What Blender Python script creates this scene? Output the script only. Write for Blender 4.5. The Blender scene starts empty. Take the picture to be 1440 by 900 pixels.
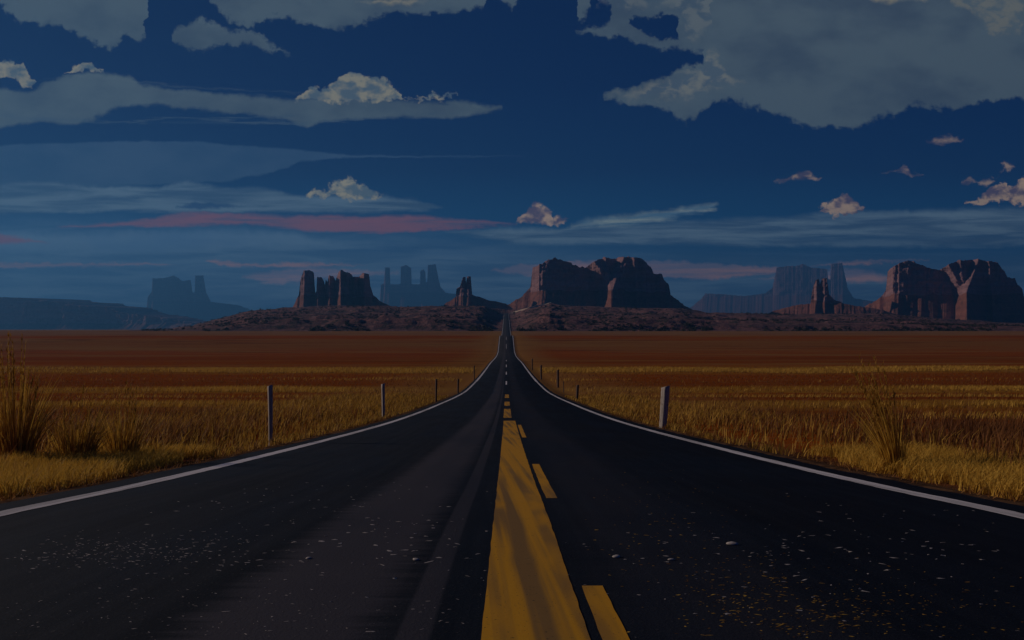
import bpy, math, random
import numpy as np
from mathutils import Vector

random.seed(7)
rng = np.random.default_rng(7)
S = bpy.context.scene
COL = S.collection
R = math.radians

# ------------------------------------------------------------------ camera
F, CX, CY = 1120.0, 712.0, 463.0          # focal length and principal point for a 1440 x 900 frame
CAMZ = 1.12
cam_d = bpy.data.cameras.new('camera')
cam = bpy.data.objects.new('camera', cam_d)
COL.objects.link(cam)
cam.location = (0, 0, CAMZ)
cam.rotation_euler = (R(90), 0, 0)
cam_d.sensor_width = 36
cam_d.lens = F / 1440 * 36
cam_d.shift_x = (720 - CX) / 1440
cam_d.shift_y = (CY - 450) / 1440
cam_d.clip_start = 0.05
cam_d.clip_end = 60000
S.camera = cam

# ------------------------------------------------------------------ exposure, light
EXPO = -1.30
SKY_STR = 0.10
SUN_EL, SUN_AZ = 21.0, -78.0              # azimuth from +Y towards +X: the sun stands on the left
S.view_settings.view_transform = 'Standard'
S.view_settings.look = 'None'
S.view_settings.exposure = EXPO
S.view_settings.gamma = 1
S.view_settings.use_curve_mapping = False
S.render.engine = 'CYCLES'
S.cycles.use_denoising = True
S.cycles.max_bounces = 6
S.cycles.diffuse_bounces = 2
S.cycles.glossy_bounces = 2
S.cycles.transmission_bounces = 2
S.cycles.volume_bounces = 0
S.cycles.transparent_max_bounces = 6
S.cycles.sample_clamp_indirect = 4

sun_d = bpy.data.lights.new('sun', 'SUN')
sun_d.energy = 5.0
sun_d.angle = R(0.5)
sun_d.color = (1.0, 0.80, 0.62)
sun = bpy.data.objects.new('sun', sun_d)
COL.objects.link(sun)
e, a = R(SUN_EL), R(SUN_AZ)
to_sun = Vector((math.sin(a) * math.cos(e), math.cos(a) * math.cos(e), math.sin(e)))
sun.rotation_euler = to_sun.to_track_quat('Z', 'Y').to_euler()


def lin(c):
    c = c / 255.0
    return c / 12.92 if c <= 0.04045 else ((c + 0.055) / 1.055) ** 2.4


HAZE_D, HAZE_TOP = 1.12e-4, 1230.0


def skycol(r, g, b, py=None):
    """cloud radiance that looks like (r, g, b) once the low air lies in front of it"""
    k = 2 ** EXPO * SKY_STR
    c_ = [lin(r), lin(g), lin(b)]
    if py is not None:
        el = math.atan2(max(463 - py, 8), 1120)
        tr_ = max(math.exp(-HAZE_D * HAZE_TOP / math.sin(el)), 0.10)
        air = [lin(31), lin(52), lin(77)]
        c_ = [max(0.0, (q - (1 - tr_) * h) / tr_) for q, h in zip(c_, air)]
    return (c_[0] / k, c_[1] / k, c_[2] / k, 1)


class NT:
    """little node-tree writer"""

    def __init__(self, tree):
        self.t = tree
        self.n = tree.nodes
        self.l = tree.links

    def put(self, sock, v):
        if isinstance(v, bpy.types.NodeSocket):
            self.l.new(v, sock)
        elif v is not None:
            sock.default_value = v

    def m(self, op, a, b=None, c=None, clamp=False):
        nd = self.n.new('ShaderNodeMath')
        nd.operation = op
        nd.use_clamp = clamp
        for i, v in enumerate((a, b, c)):
            if v is not None:
                self.put(nd.inputs[i], v)
        return nd.outputs[0]

    def rng(self, v, a, b, c=0.0, d=1.0, smooth=True):
        nd = self.n.new('ShaderNodeMapRange')
        nd.interpolation_type = 'SMOOTHSTEP' if smooth else 'LINEAR'
        nd.clamp = True
        self.put(nd.inputs['Value'], v)
        self.put(nd.inputs['From Min'], a)
        self.put(nd.inputs['From Max'], b)
        self.put(nd.inputs['To Min'], c)
        self.put(nd.inputs['To Max'], d)
        return nd.outputs[0]

    def xyz(self, x, y, z):
        nd = self.n.new('ShaderNodeCombineXYZ')
        for i, v in enumerate((x, y, z)):
            self.put(nd.inputs[i], v)
        return nd.outputs[0]

    def sep(self, v):
        nd = self.n.new('ShaderNodeSeparateXYZ')
        self.l.new(v, nd.inputs[0])
        return nd.outputs

    def scale(self, v, s):
        nd = self.n.new('ShaderNodeVectorMath')
        nd.operation = 'MULTIPLY'
        self.l.new(v, nd.inputs[0])
        nd.inputs[1].default_value = s
        return nd.outputs[0]

    def noise(self, vec, scale=1.0, detail=4.0, rough=0.5, dist=0.0):
        nd = self.n.new('ShaderNodeTexNoise')
        self.l.new(vec, nd.inputs['Vector'])
        nd.inputs['Scale'].default_value = scale
        nd.inputs['Detail'].default_value = detail
        nd.inputs['Roughness'].default_value = rough
        nd.inputs['Distortion'].default_value = dist
        return nd.outputs[0]

    def voronoi(self, vec, scale=1.0):
        nd = self.n.new('ShaderNodeTexVoronoi')
        self.l.new(vec, nd.inputs['Vector'])
        nd.inputs['Scale'].default_value = scale
        return nd.outputs[0]

    def mix(self, f, a, b, mode='MIX'):
        nd = self.n.new('ShaderNodeMix')
        nd.data_type = 'RGBA'
        nd.blend_type = mode
        self.put(nd.inputs[0], f)
        self.put(nd.inputs[6], a)
        self.put(nd.inputs[7], b)
        return nd.outputs[2]

    def ramp(self, v, stops, interp='LINEAR'):
        nd = self.n.new('ShaderNodeValToRGB')
        cr = nd.color_ramp
        cr.interpolation = interp
        while len(cr.elements) < len(stops):
            cr.elements.new(0.5)
        for el, (p, c) in zip(cr.elements, stops):
            el.position = p
            el.color = (*c, 1) if len(c) == 3 else c
        self.l.new(v, nd.inputs[0])
        return nd.outputs[0]

    def curve(self, v, pts):
        nd = self.n.new('ShaderNodeFloatCurve')
        self.l.new(v, nd.inputs['Value'])
        cm = nd.mapping
        cm.use_clip = True
        cu = cm.curves[0]
        cu.points[0].location = pts[0]
        cu.points[-1].location = pts[-1]
        for p in pts[1:-1]:
            cu.points.new(*p)
        for p in cu.points:
            p.handle_type = 'VECTOR'
        cm.update()
        return nd.outputs[0]


# ------------------------------------------------------------------ sky with clouds (by direction, at infinity)
world = bpy.data.worlds.new('World')
S.world = world
world.use_nodes = True
w = NT(world.node_tree)
w.n.clear()
out = w.n.new('ShaderNodeOutputWorld')
bg = w.n.new('ShaderNodeBackground')
bg.inputs['Strength'].default_value = SKY_STR
w.l.new(bg.outputs[0], out.inputs['Surface'])
sky = w.n.new('ShaderNodeTexSky')
sky.sky_type = 'NISHITA'
sky.sun_disc = False
sky.sun_elevation = R(SUN_EL)
sky.sun_rotation = R(SUN_AZ % 360)
sky.air_density = 1.0
sky.dust_density = 0.0
sky.ozone_density = 4.0
SKY_TINT = (0.010, 0.125, 0.40, 1)
base = w.mix(1.0, sky.outputs[0], SKY_TINT, 'MULTIPLY')
tc = w.n.new('ShaderNodeTexCoord')
dx, dy, dz = w.sep(tc.outputs['Generated'])
fy = w.m('MAXIMUM', dy, 0.12)
u = w.m('DIVIDE', dx, fy)
v = w.m('DIVIDE', dz, fy)
V = w.m('DIVIDE', v, 0.6)
uv0 = w.xyz(u, v, 3.7)
uvo = w.scale(uv0, (1.0, 1.3, 1.0))
uwarp = w.m('SUBTRACT', w.noise(uvo, 31.0, 4.0, 0.6), 0.5)
U = w.m('ADD', w.m('MULTIPLY_ADD', u, 1 / 1.6, 0.5), w.m('MULTIPLY', uwarp, 0.022), clamp=True)
uv = w.xyz(u, v, 0.0)
puff = w.m('SUBTRACT', w.noise(uv, 24.0, 6.0, 0.62), 0.5)
fine = w.m('SUBTRACT', w.noise(uv, 90.0, 4.0, 0.6), 0.5)
uvs = w.scale(uv, (7.0, 75.0, 1.0))
streak = w.m('SUBTRACT', w.noise(uvs, 1.0, 5.0, 0.6, 0.4), 0.5)
body = w.noise(w.scale(uv, (9.0, 16.0, 1.0)), 1.0, 5.0, 0.55)
frontmask = w.rng(dy, 0.12, 0.3)


def nu(px):
    return ((px - CX) / 1120 + 0.8) / 1.6


def nv(py):
    return max(0.0, min(1.0, (463 - py) / 1120 / 0.6))


def edge(chains, off=0.0):
    """chains: list of pixel polylines; zero in between"""
    pts = [(0.0, off)]
    for ch in chains:
        pts.append((nu(ch[0][0]) - 0.002, off))
        for (x, y) in ch:
            pts.append((min(nu(x), 1.0), nv(y)))
        if nu(ch[-1][0]) < 0.99:
            pts.append((nu(ch[-1][0]) + 0.002, off))
    if nu(chains[-1][-1][0]) < 0.99:
        pts.append((1.0, off))
    res, last = [], -1
    for p in pts:
        x = min(max(p[0], 0.0), 1.0)
        if x <= last:
            x = min(1.0, last + 0.0008)
        res.append((x, p[1]))
        last = x
    return res


def cloud(col, tops, bots, color, soft=0.006, ap=0.02, af=0.008, ast=0.0, opacity=1.0):
    wv = V
    if ap:
        wv = w.m('MULTIPLY_ADD', puff, ap * 2.4, wv)
    if af:
        wv = w.m('MULTIPLY_ADD', fine, af * 2.0, wv)
    if ast:
        wv = w.m('MULTIPLY_ADD', streak, ast, wv)
    T = w.curve(U, edge(tops))
    B = w.curve(U, edge(bots, 1.0))
    d = w.m('MINIMUM', w.m('SUBTRACT', T, wv), w.m('SUBTRACT', wv, B))
    al = w.m('MULTIPLY', w.rng(d, 0.0, soft), w.m('MULTIPLY', frontmask, opacity))
    return w.mix(al, col, color), d


lump = w.noise(w.scale(uv, (1.0, 1.5, 1.0)), 48.0, 4.0, 0.55, 0.3)
lumpb = w.m('MULTIPLY_ADD', puff, 0.5, lump)


def tint(c1, c2, py, a=0.35, b=0.65, src=None):
    return w.mix(w.rng(src if src is not None else body, a, b), skycol(*c1, py), skycol(*c2, py))


def grey(py):
    return tint((51, 66, 84), (63, 78, 92), py, 0.32, 0.62)


def band(py):
    return tint((42, 64, 90), (66, 86, 106), py, -0.14, 0.14, streak)


def cream(py):
    return tint((62, 78, 94), (108, 108, 101), py, 0.36, 0.62, lumpb)


def pinkc(py):
    return tint((60, 60, 82), (122, 108, 101), py, 0.38, 0.62, lumpb)


def peach(py):
    return tint((58, 66, 88), (86, 74, 86), py, -0.12, 0.16, streak)


# even out the sky between the sunward and the far side: one deep blue that pales towards the horizon
evn = w.ramp(V, [(0.0, skycol(36, 58, 84)), (nv(330), skycol(24, 56, 88, 330)), (nv(240), skycol(16, 45, 78, 240)), (nv(120), skycol(14, 38, 73, 120)), (nv(20), skycol(14, 35, 70, 20))])
base = w.mix(w.m('MULTIPLY', frontmask, 0.85), base, evn)
c = base
LO, HI = -180, 1620
# low veil over the whole horizon, then layers from far to near
c, _ = cloud(c, [[(LO, 285), (300, 296), (640, 312), (760, 330), (1000, 345), (HI, 345)]], [[(LO, 470), (HI, 470)]],
             tint((40, 64, 92), (56, 78, 102), 350, -0.14, 0.14, streak), soft=0.08, ap=0.01, ast=0.03, opacity=0.8)
c, _ = cloud(c, [[(LO, 318), (100, 324), (300, 318), (420, 322), (435, 328), (500, 345), (560, 350)]], [[(LO, 366), (200, 362), (400, 352), (560, 352)]],
             tint((50, 74, 102), (58, 80, 104), 340), soft=0.02, ap=0.006, ast=0.02, opacity=0.8)
c, _ = cloud(c, [[(430, 350), (560, 345), (700, 348), (800, 352), (HI, 352)]], [[(430, 358), (560, 362), (700, 360), (800, 360), (HI, 362)]],
             tint((30, 56, 86), (42, 66, 94), 355, -0.14, 0.14, streak), soft=0.014, ap=0.0, af=0.0, ast=0.03, opacity=0.85)
c, _ = cloud(c, [[(LO, 366), (0, 367), (230, 368), (260, 373)], [(280, 366), (300, 361), (345, 369), (430, 366), (520, 371)],
                 [(690, 380), (730, 371), (800, 364), (960, 366), (1000, 369), (1090, 374)], [(1130, 374), (1190, 365), (1310, 363)]],
             [[(LO, 384), (0, 380), (120, 378), (230, 374), (260, 374)], [(280, 368), (330, 377), (430, 378), (520, 373)],
              [(690, 384), (760, 393), (900, 392), (1000, 395), (1090, 386)], [(1130, 376), (1190, 374), (1310, 367)]],
             peach(376), soft=0.008, ap=0.004, ast=0.012, opacity=0.95)
c, _ = cloud(c, [[(340, 385), (390, 377), (430, 372), (560, 380)], [(1060, 390), (1100, 380), (1200, 374), (1290, 392)]],
             [[(340, 393), (380, 402), (430, 400), (560, 386)], [(1060, 394), (1110, 398), (1210, 400), (1290, 396)]],
             peach(390), soft=0.014, ap=0.004, ast=0.014, opacity=0.7)
# right-hand sheet
c, _ = cloud(c, [[(620, 322), (720, 315), (800, 317), (900, 311), (1000, 305), (1090, 302), (1130, 298), (1160, 293), (1300, 291), (1440, 287), (HI, 284)]],
             [[(620, 330), (720, 346), (1000, 350), (1200, 352), (1440, 350), (HI, 350)]],
             band(318), soft=0.016, ap=0.006, af=0.004, ast=0.014, opacity=0.95)
c, _ = cloud(c, [[(740, 326), (800, 316), (840, 302), (900, 294), (960, 288), (1012, 281), (1022, 285)]],
             [[(740, 330), (840, 326), (900, 322), (960, 312), (1000, 302), (1022, 288)]],
             tint((54, 80, 104), (104, 116, 118), 305, -0.12, 0.16, streak), soft=0.02, ap=0.008, ast=0.035, opacity=0.95)
c, _ = cloud(c, [[(860, 338), (1000, 334), (1200, 327), (1440, 327), (HI, 327)]], [[(860, 341), (1000, 342), (1200, 346), (1440, 340), (HI, 340)]],
             tint((36, 60, 88), (50, 72, 96), 336, -0.14, 0.14, streak), soft=0.012, ap=0.0, af=0.0, ast=0.035, opacity=0.85)
# broad dim sheet on the left
c, _ = cloud(c, [[(LO, 206), (0, 203), (150, 197), (280, 197), (400, 208), (490, 216), (740, 219)]],
             [[(LO, 262), (200, 262), (310, 257), (380, 246), (425, 229), (500, 223), (740, 222)]],
             tint((34, 58, 88), (42, 64, 92), 225), soft=0.006, ap=0.005, af=0.003, ast=0.008)
# sunset streaks
c, _ = cloud(c, [[(LO, 325), (-20, 322), (75, 338)], [(20, 318), (90, 315), (180, 309), (262, 294), (300, 295), (400, 302), (520, 300), (600, 301), (735, 313)]],
             [[(LO, 345), (20, 344), (75, 342)], [(20, 321), (90, 323), (200, 322), (350, 318), (440, 328), (540, 331), (640, 324), (735, 317)]],
             tint((54, 62, 88), (88, 64, 82), 312, -0.2, 0.1, streak), soft=0.010, ap=0.008, af=0.004, ast=0.018, opacity=0.95)
# long band with cumulus heads, lower
c, _ = cloud(c, [[(LO, 262), (0, 258), (40, 252), (100, 256), (220, 260), (260, 252), (310, 259), (375, 262), (430, 272), (530, 272), (590, 280), (625, 291)]],
             [[(LO, 304), (0, 305), (180, 300), (260, 302), (470, 303), (600, 300), (625, 294)]],
             band(282), soft=0.012, ap=0.007, af=0.005, ast=0.012, opacity=0.95)
c, _ = cloud(c, [[(250, 288), (275, 282), (330, 286), (400, 290)]], [[(250, 294), (275, 297), (330, 292), (400, 291)]],
             skycol(30, 54, 86, 290), soft=0.008, ap=0.004, ast=0.012, opacity=0.9)
c, _ = cloud(c, [[(430, 272), (445, 262), (460, 266), (470, 256), (487, 246), (505, 255), (522, 262), (532, 272), (545, 278), (590, 277)],
                 [(90, 258), (105, 252), (120, 250), (135, 257), (160, 258), (190, 251), (212, 258)], [(222, 262), (235, 254), (262, 245), (275, 250), (292, 260), (320, 255), (345, 262), (385, 262)], [(20, 256), (40, 248), (58, 252), (76, 251), (84, 256)],
                 [(728, 306), (738, 296), (752, 287), (766, 288), (776, 299), (803, 304)]],
             [[(430, 279), (470, 279), (510, 282), (540, 280), (590, 280)], [(90, 261), (150, 262), (212, 262)], [(222, 266), (250, 269), (292, 267), (385, 265)], [(20, 260), (84, 260)],
              [(728, 314), (740, 318), (770, 317), (803, 309)]],
             w.mix(w.rng(u, -0.02, 0.01), cream(272), pinkc(300)), soft=0.009, ap=0.022, af=0.018)
# long band, upper
c, _ = cloud(c, [[(LO, 118), (0, 120), (40, 125), (60, 114), (90, 104), (130, 100), (180, 102), (210, 118), (280, 125), (360, 133), (410, 134), (570, 138), (640, 139), (705, 144)]],
             [[(LO, 185), (0, 182), (60, 174), (110, 178), (160, 156), (200, 152), (300, 158), (400, 172), (430, 183), (455, 173), (560, 168), (640, 171), (680, 160), (705, 154)]],
             grey(145), soft=0.012, ap=0.010, af=0.007, ast=0.014)
c, _ = cloud(c, [[(10, 167), (60, 162), (110, 166)], [(225, 170), (300, 169), (400, 166)]], [[(10, 169), (60, 172), (110, 169)], [(225, 175), (300, 177), (400, 175)]],
             tint((40, 60, 86), (54, 72, 92), 170), soft=0.012, ap=0.0, af=0.0, ast=0.014, opacity=0.8)
c, _ = cloud(c, [[(LO, 96), (-20, 78), (15, 84), (22, 94), (32, 86), (44, 100), (48, 114)], [(88, 102), (105, 91), (120, 87), (135, 93), (148, 102)],
                 [(412, 136), (440, 120), (455, 128), (468, 116), (490, 102), (506, 99), (528, 112), (548, 114), (566, 120), (570, 137), (585, 137), (608, 130), (655, 135)],
                 [(1148, 290), (1160, 281), (1180, 273), (1200, 281), (1222, 291)],
                 [(1348, 286), (1380, 277), (1394, 262), (1410, 252), (1425, 256), (1440, 246), (HI, 240)]],
             [[(LO, 118), (0, 108), (20, 114), (34, 124), (48, 118)], [(88, 106), (120, 106), (148, 105)],
              [(412, 141), (440, 142), (480, 145), (540, 145), (570, 142), (585, 141), (655, 139)],
              [(1148, 295), (1170, 303), (1200, 300), (1222, 296)],
              [(1348, 293), (1390, 289), (1410, 285), (1440, 287), (HI, 287)]],
             w.mix(w.rng(u, 0.3, 0.4), cream(118), pinkc(275)), soft=0.007, ap=0.024, af=0.018)
# torn wisps round the long bands
c, _ = cloud(c, [[(LO, 158), (0, 160), (200, 164), (420, 166), (600, 158), (715, 150)], [(725, 150), (760, 150)]],
             [[(LO, 164), (0, 168), (200, 172), (420, 176), (600, 164), (715, 153)], [(725, 151), (760, 151)]],
             tint((46, 64, 86), (60, 77, 94), 165), soft=0.010, ap=0.0, af=0.004, ast=0.07, opacity=0.8)
c, _ = cloud(c, [[(40, 113), (100, 106), (200, 112), (420, 128), (600, 136)]], [[(40, 117), (100, 112), (200, 119), (420, 133), (600, 139)]],
             tint((58, 76, 92), (80, 94, 104), 120), soft=0.012, ap=0.006, af=0.006, ast=0.04, opacity=0.55)
# small rosy scraps on the right
c, _ = cloud(c, [[(1085, 254), (1120, 243), (1134, 237), (1165, 252)], [(1236, 242), (1262, 236), (1278, 229), (1286, 243), (1302, 245)], [(1346, 254), (1362, 243), (1376, 250), (1390, 245), (1398, 253)], [(1404, 234), (1412, 223), (1428, 234)]],
             [[(1085, 257), (1130, 258), (1165, 256)], [(1236, 245), (1270, 243), (1286, 253), (1302, 251)], [(1346, 258), (1362, 263), (1376, 254), (1390, 263), (1398, 256)], [(1404, 238), (1414, 241), (1428, 238)]],
             pinkc(248), soft=0.010, ap=0.016, af=0.012, opacity=0.75)
c, _ = cloud(c, [[(1294, 202), (1318, 189), (1330, 185), (1360, 193)], [(1226, 280), (1255, 270), (1275, 279), (1306, 286)]],
             [[(1294, 205), (1315, 208), (1360, 197)], [(1226, 283), (1255, 283), (1275, 288), (1306, 291)]],
             pinkc(240), soft=0.014, ap=0.014, af=0.012, opacity=0.6)
# big grey sheets leaving the top of the frame
BIG = dict(ap=0.028, af=0.016)
c, _ = cloud(c, [[(LO, -210), (228, -210)], [(276, -210), (690, -210)], [(704, -210), (738, -210)], [(806, -210), (1010, -210)]],
             [[(LO, 10), (0, 14), (32, 36), (90, 38), (115, 55), (163, 70), (170, 46), (186, 62), (202, 54), (206, 16), (228, -60)],
              [(276, -10), (320, 28), (345, 42), (366, 46), (372, 32), (420, 30), (450, 40), (480, 46), (530, 28), (600, 22), (690, 12)],
              [(704, 6), (720, 15), (738, -10)],
              [(806, 42), (812, 36), (822, 30), (832, 12), (838, -20), (848, -6), (856, 8), (860, 30), (864, 52), (890, 62), (925, 76), (945, 68), (975, 80), (1010, 60)]],
             grey(30), soft=0.013, **BIG)
c, _ = cloud(c, [[(806, 40), (824, 32), (836, 34), (852, 30), (862, 20), (872, 20)]], [[(806, 44), (830, 52), (850, 58), (862, 60), (872, 60)]], grey(30), soft=0.013, **BIG)
# sky gap inside the sheet's ragged edge
c, _ = cloud(c, [[(884, 26), (900, 20), (948, 18), (954, 30)]], [[(884, 34), (900, 46), (930, 60), (950, 56), (954, 40)]],
             base, soft=0.010, ap=0.024, af=0.018)
c, _ = cloud(c, [[(238, 50), (254, 32), (285, 24), (310, 30), (336, 38), (365, 45), (385, 62), (416, 77)],
                 [(842, 136), (850, 124), (880, 118), (915, 108), (930, 104), (955, 92), (984, 88), (988, 60), (1000, -210), (HI, -210)]],
             [[(238, 54), (260, 72), (285, 76), (320, 66), (362, 72), (400, 79), (416, 79)],
              [(842, 140), (870, 150), (912, 155), (945, 160), (964, 178), (984, 162), (1012, 148), (1060, 146), (1088, 165), (1120, 180), (1160, 185), (1220, 178), (1250, 160), (1290, 150), (1345, 160), (1400, 146), (HI, 140)]],
             grey(90), soft=0.013, **BIG)
# sunlit rims on the big cloud and at the top edge
c, _ = cloud(c, [[(832, -210), (1000, -210)]], [[(832, 12), (862, 16), (880, 24), (895, 20), (950, 14), (958, 50), (975, 70), (1000, 40)]],
             tint((54, 70, 88), (84, 92, 98), 40, 0.42, 0.6, lumpb), soft=0.03, ap=0.03, af=0.02, opacity=0.6)
c, _ = cloud(c, [[(850, 128), (880, 121), (930, 108), (960, 94), (984, 88), (990, 64), (1008, 62), (1020, 90), (1060, 120)]],
             [[(850, 140), (900, 146), (960, 146), (1000, 130), (1060, 124)]],
             tint((60, 75, 92), (96, 100, 100), 110, 0.42, 0.6, lumpb), soft=0.03, ap=0.024, af=0.02, opacity=0.7)
c, _ = cloud(c, [[(1338, -210), (HI, -210)]], [[(1338, 4), (1370, 24), (1390, 46), (1410, 58), (1434, 52), (1450, 30), (HI, 40)]],
             tint((66, 80, 92), (90, 94, 94), 25, 0.4, 0.6, lumpb), soft=0.02, ap=0.020, af=0.014, opacity=0.8)
c, _ = cloud(c, [[(495, 4), (530, -5), (620, -4)], [(1200, -210), (1312, -210)]], [[(495, 7), (550, 11), (590, 9), (620, 0)], [(1200, -2), (1240, 6), (1290, 7), (1312, -4)]],
             tint((76, 86, 94), (110, 108, 98), 5, 0.4, 0.6, lumpb), soft=0.014, ap=0.012, af=0.010, opacity=0.8)
w.l.new(c, bg.inputs['Color'])

# ------------------------------------------------------------------ helpers


def hashn(ix, iy, iz, seed):
    h = (ix.astype(np.int64) * 374761393 + iy.astype(np.int64) * 668265263 + iz.astype(np.int64) * 2147483647 + seed * 974634777) & 0xFFFFFFFF
    h = ((h ^ (h >> 13)) * 1274126177) & 0xFFFFFFFF
    h = h ^ (h >> 16)
    return (h & 0xFFFFFF).astype(np.float64) / 0xFFFFFF


def vnoise(x, y, z=None, seed=0):
    x = np.asarray(x, float)
    y = np.asarray(y, float)
    x, y = np.broadcast_arrays(x, y)
    z = np.zeros_like(x) if z is None else np.broadcast_to(np.asarray(z, float), x.shape)
    ix, iy, iz = np.floor(x), np.floor(y), np.floor(z)
    fx, fy_, fz = x - ix, y - iy, z - iz
    sx, sy, sz = (q * q * (3 - 2 * q) for q in (fx, fy_, fz))
    r = 0
    for a_ in (0, 1):
        for b_ in (0, 1):
            for c_ in (0, 1):
                wgt = (sx if a_ else 1 - sx) * (sy if b_ else 1 - sy) * (sz if c_ else 1 - sz)
                r = r + wgt * hashn(ix + a_, iy + b_, iz + c_, seed)
    return r * 2 - 1


def fbm(x, y, z=None, oct=4, seed=0):
    r, amp, f = 0, 1.0, 1.0
    for k in range(oct):
        r = r + amp * vnoise(np.asarray(x) * f, np.asarray(y) * f, None if z is None else np.asarray(z) * f, seed + k * 17)
        amp *= 0.5
        f *= 2.03
    return r


def sstep(a_, b_, x):
    t = np.clip((np.asarray(x, float) - a_) / (b_ - a_), 0, 1)
    return t * t * (3 - 2 * t)


def mesh_np(name, V_, F_, mat, parent=None, smooth=False, attr=None):
    """V_ (n,3); F_ list of arrays (m,k)"""
    me = bpy.data.meshes.new(name)
    V_ = np.asarray(V_, np.float32)
    if isinstance(F_, np.ndarray):
        F_ = [F_]
    me.vertices.add(len(V_))
    me.vertices.foreach_set('co', V_.ravel())
    idx = np.concatenate([f.ravel() for f in F_]).astype(np.int32)
    cnt = np.concatenate([np.full(len(f), f.shape[1], np.int32) for f in F_])
    st = np.concatenate([[0], np.cumsum(cnt)[:-1]]).astype(np.int32)
    me.loops.add(len(idx))
    me.loops.foreach_set('vertex_index', idx)
    me.polygons.add(len(cnt))
    me.polygons.foreach_set('loop_start', st)
    me.polygons.foreach_set('loop_total', cnt)
    me.update(calc_edges=True)
    if smooth:
        me.polygons.foreach_set('use_smooth', np.ones(len(cnt), bool))
    if attr:
        for k, arr in attr.items():
            at_ = me.attributes.new(k, 'FLOAT', 'POINT')
            at_.data.foreach_set('value', np.asarray(arr, np.float32))
    me.materials.append(mat)
    o = bpy.data.objects.new(name, me)
    COL.objects.link(o)
    if parent:
        o.parent = parent
    return o


def grid_faces(nr, nc, keep=None):
    i, j = np.meshgrid(np.arange(nr - 1), np.arange(nc - 1), indexing='ij')
    a_ = i * nc + j
    f = np.stack([a_, a_ + 1, a_ + nc + 1, a_ + nc], -1)
    if keep is not None:
        f = f[keep]
    return f.reshape(-1, 4)


def empty(name, loc=(0, 0, 0)):
    o = bpy.data.objects.new(name, None)
    o.location = loc
    o.empty_display_size = 0.2
    COL.objects.link(o)
    return o


def tag(o, label=None, cat=None, group=None, kind=None):
    for k, val in (('label', label), ('category', cat), ('group', group), ('kind', kind)):
        if val:
            o[k] = val
    return o


def mat_new(name):
    m_ = bpy.data.materials.new(name)
    m_.use_nodes = True
    t = NT(m_.node_tree)
    b = t.n['Principled BSDF']
    geo = t.n.new('ShaderNodeNewGeometry')
    return m_, t, b, geo.outputs['Position']


def bump(t, b, h, strength=0.5, dist=0.05):
    nd = t.n.new('ShaderNodeBump')
    nd.inputs['Strength'].default_value = strength
    nd.inputs['Distance'].default_value = dist
    t.l.new(h, nd.inputs['Height'])
    t.l.new(nd.outputs[0], b.inputs['Normal'])


# ------------------------------------------------------------------ lie of the land: one long dip, then the rise to the hills
W = 4.6                                     # road centre to white edge line
PROF = np.array([(-80, 2.0), (-20, 0.45), (0, 0.0), (3.59, -0.28), (7.16, -0.573), (9.45, -0.80), (13.35, -1.15), (19, -1.62), (26.4, -2.21), (33.2, -2.71),
                 (43.7, -3.40), (57.2, -4.20), (74, -5.15), (90.4, -5.93), (112, -6.60), (132, -7.10), (178, -7.92), (230, -8.7), (320, -10.6), (400, -11.75), (440, -11.75),
                 (500, -8.2), (560, -4.2), (580, -3.55), (610, -4.0), (700, -5.6), (860, -3.4), (937, -1.1), (1000, -1.0), (1700, -1.0), (40000, -1.0)])
PROF[:, 1] -= 0.0


def prof(d):
    """monotone cubic through PROF"""
    xs, ys = PROF[:, 0], PROF[:, 1]
    h = np.diff(xs)
    dl = np.diff(ys) / h
    m_ = np.zeros(len(xs))
    m_[0], m_[-1] = dl[0], dl[-1]
    for i in range(1, len(xs) - 1):
        if dl[i - 1] * dl[i] > 0:
            w1, w2 = 2 * h[i] + h[i - 1], h[i] + 2 * h[i - 1]
            m_[i] = (w1 + w2) / (w1 / dl[i - 1] + w2 / dl[i])
    d = np.asarray(d, float)
    k = np.clip(np.searchsorted(xs, d) - 1, 0, len(h) - 1)
    t = (d - xs[k]) / h[k]
    t2, t3 = t * t, t * t * t
    return (2 * t3 - 3 * t2 + 1) * ys[k] + (t3 - 2 * t2 + t) * h[k] * m_[k] + (-2 * t3 + 3 * t2) * ys[k + 1] + (t3 - t2) * h[k] * m_[k + 1]


def lat(x, y):
    """gentle unevenness away from the road"""
    far = sstep(9, 40, np.abs(x))
    ditch = -0.10 * sstep(5.3, 6.0, np.abs(x)) * (1 - sstep(7.0, 9.0, np.abs(x)))
    return far * 0.10 * fbm(np.asarray(x) / 14, np.asarray(y) / 14, oct=3, seed=3) * sstep(4, 40, y) + ditch


def gz(x, y):
    return prof(y) + lat(x, y)


_dd = np.concatenate([np.linspace(2, 60, 600), np.linspace(60.5, 570, 1200)])
_pp = CY - F * (prof(_dd) - CAMZ) / _dd


def at(px, py):
    """ground point seen at a pixel of the photo"""
    d = float(np.interp(-py, -_pp, _dd))
    x = (px - CX) / F * d
    return x, d, float(gz(x, d))


def ys_rows(a_, b_):
    segs = [np.arange(-60, 0, 4), np.arange(0, 40, 0.5), np.arange(40, 140, 2), np.arange(140, 640, 5), np.arange(640, 1000, 12),
            np.arange(1000, 2600, 80), np.geomspace(2600, 30000, 30)]
    r = np.concatenate(segs)
    return r[(r >= a_) & (r <= b_)]


# ---- ground material
LOGA, LOGB = math.log(3), math.log(3000)


def lpos(d):
    return (math.log(d) - LOGA) / (LOGB - LOGA)


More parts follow.
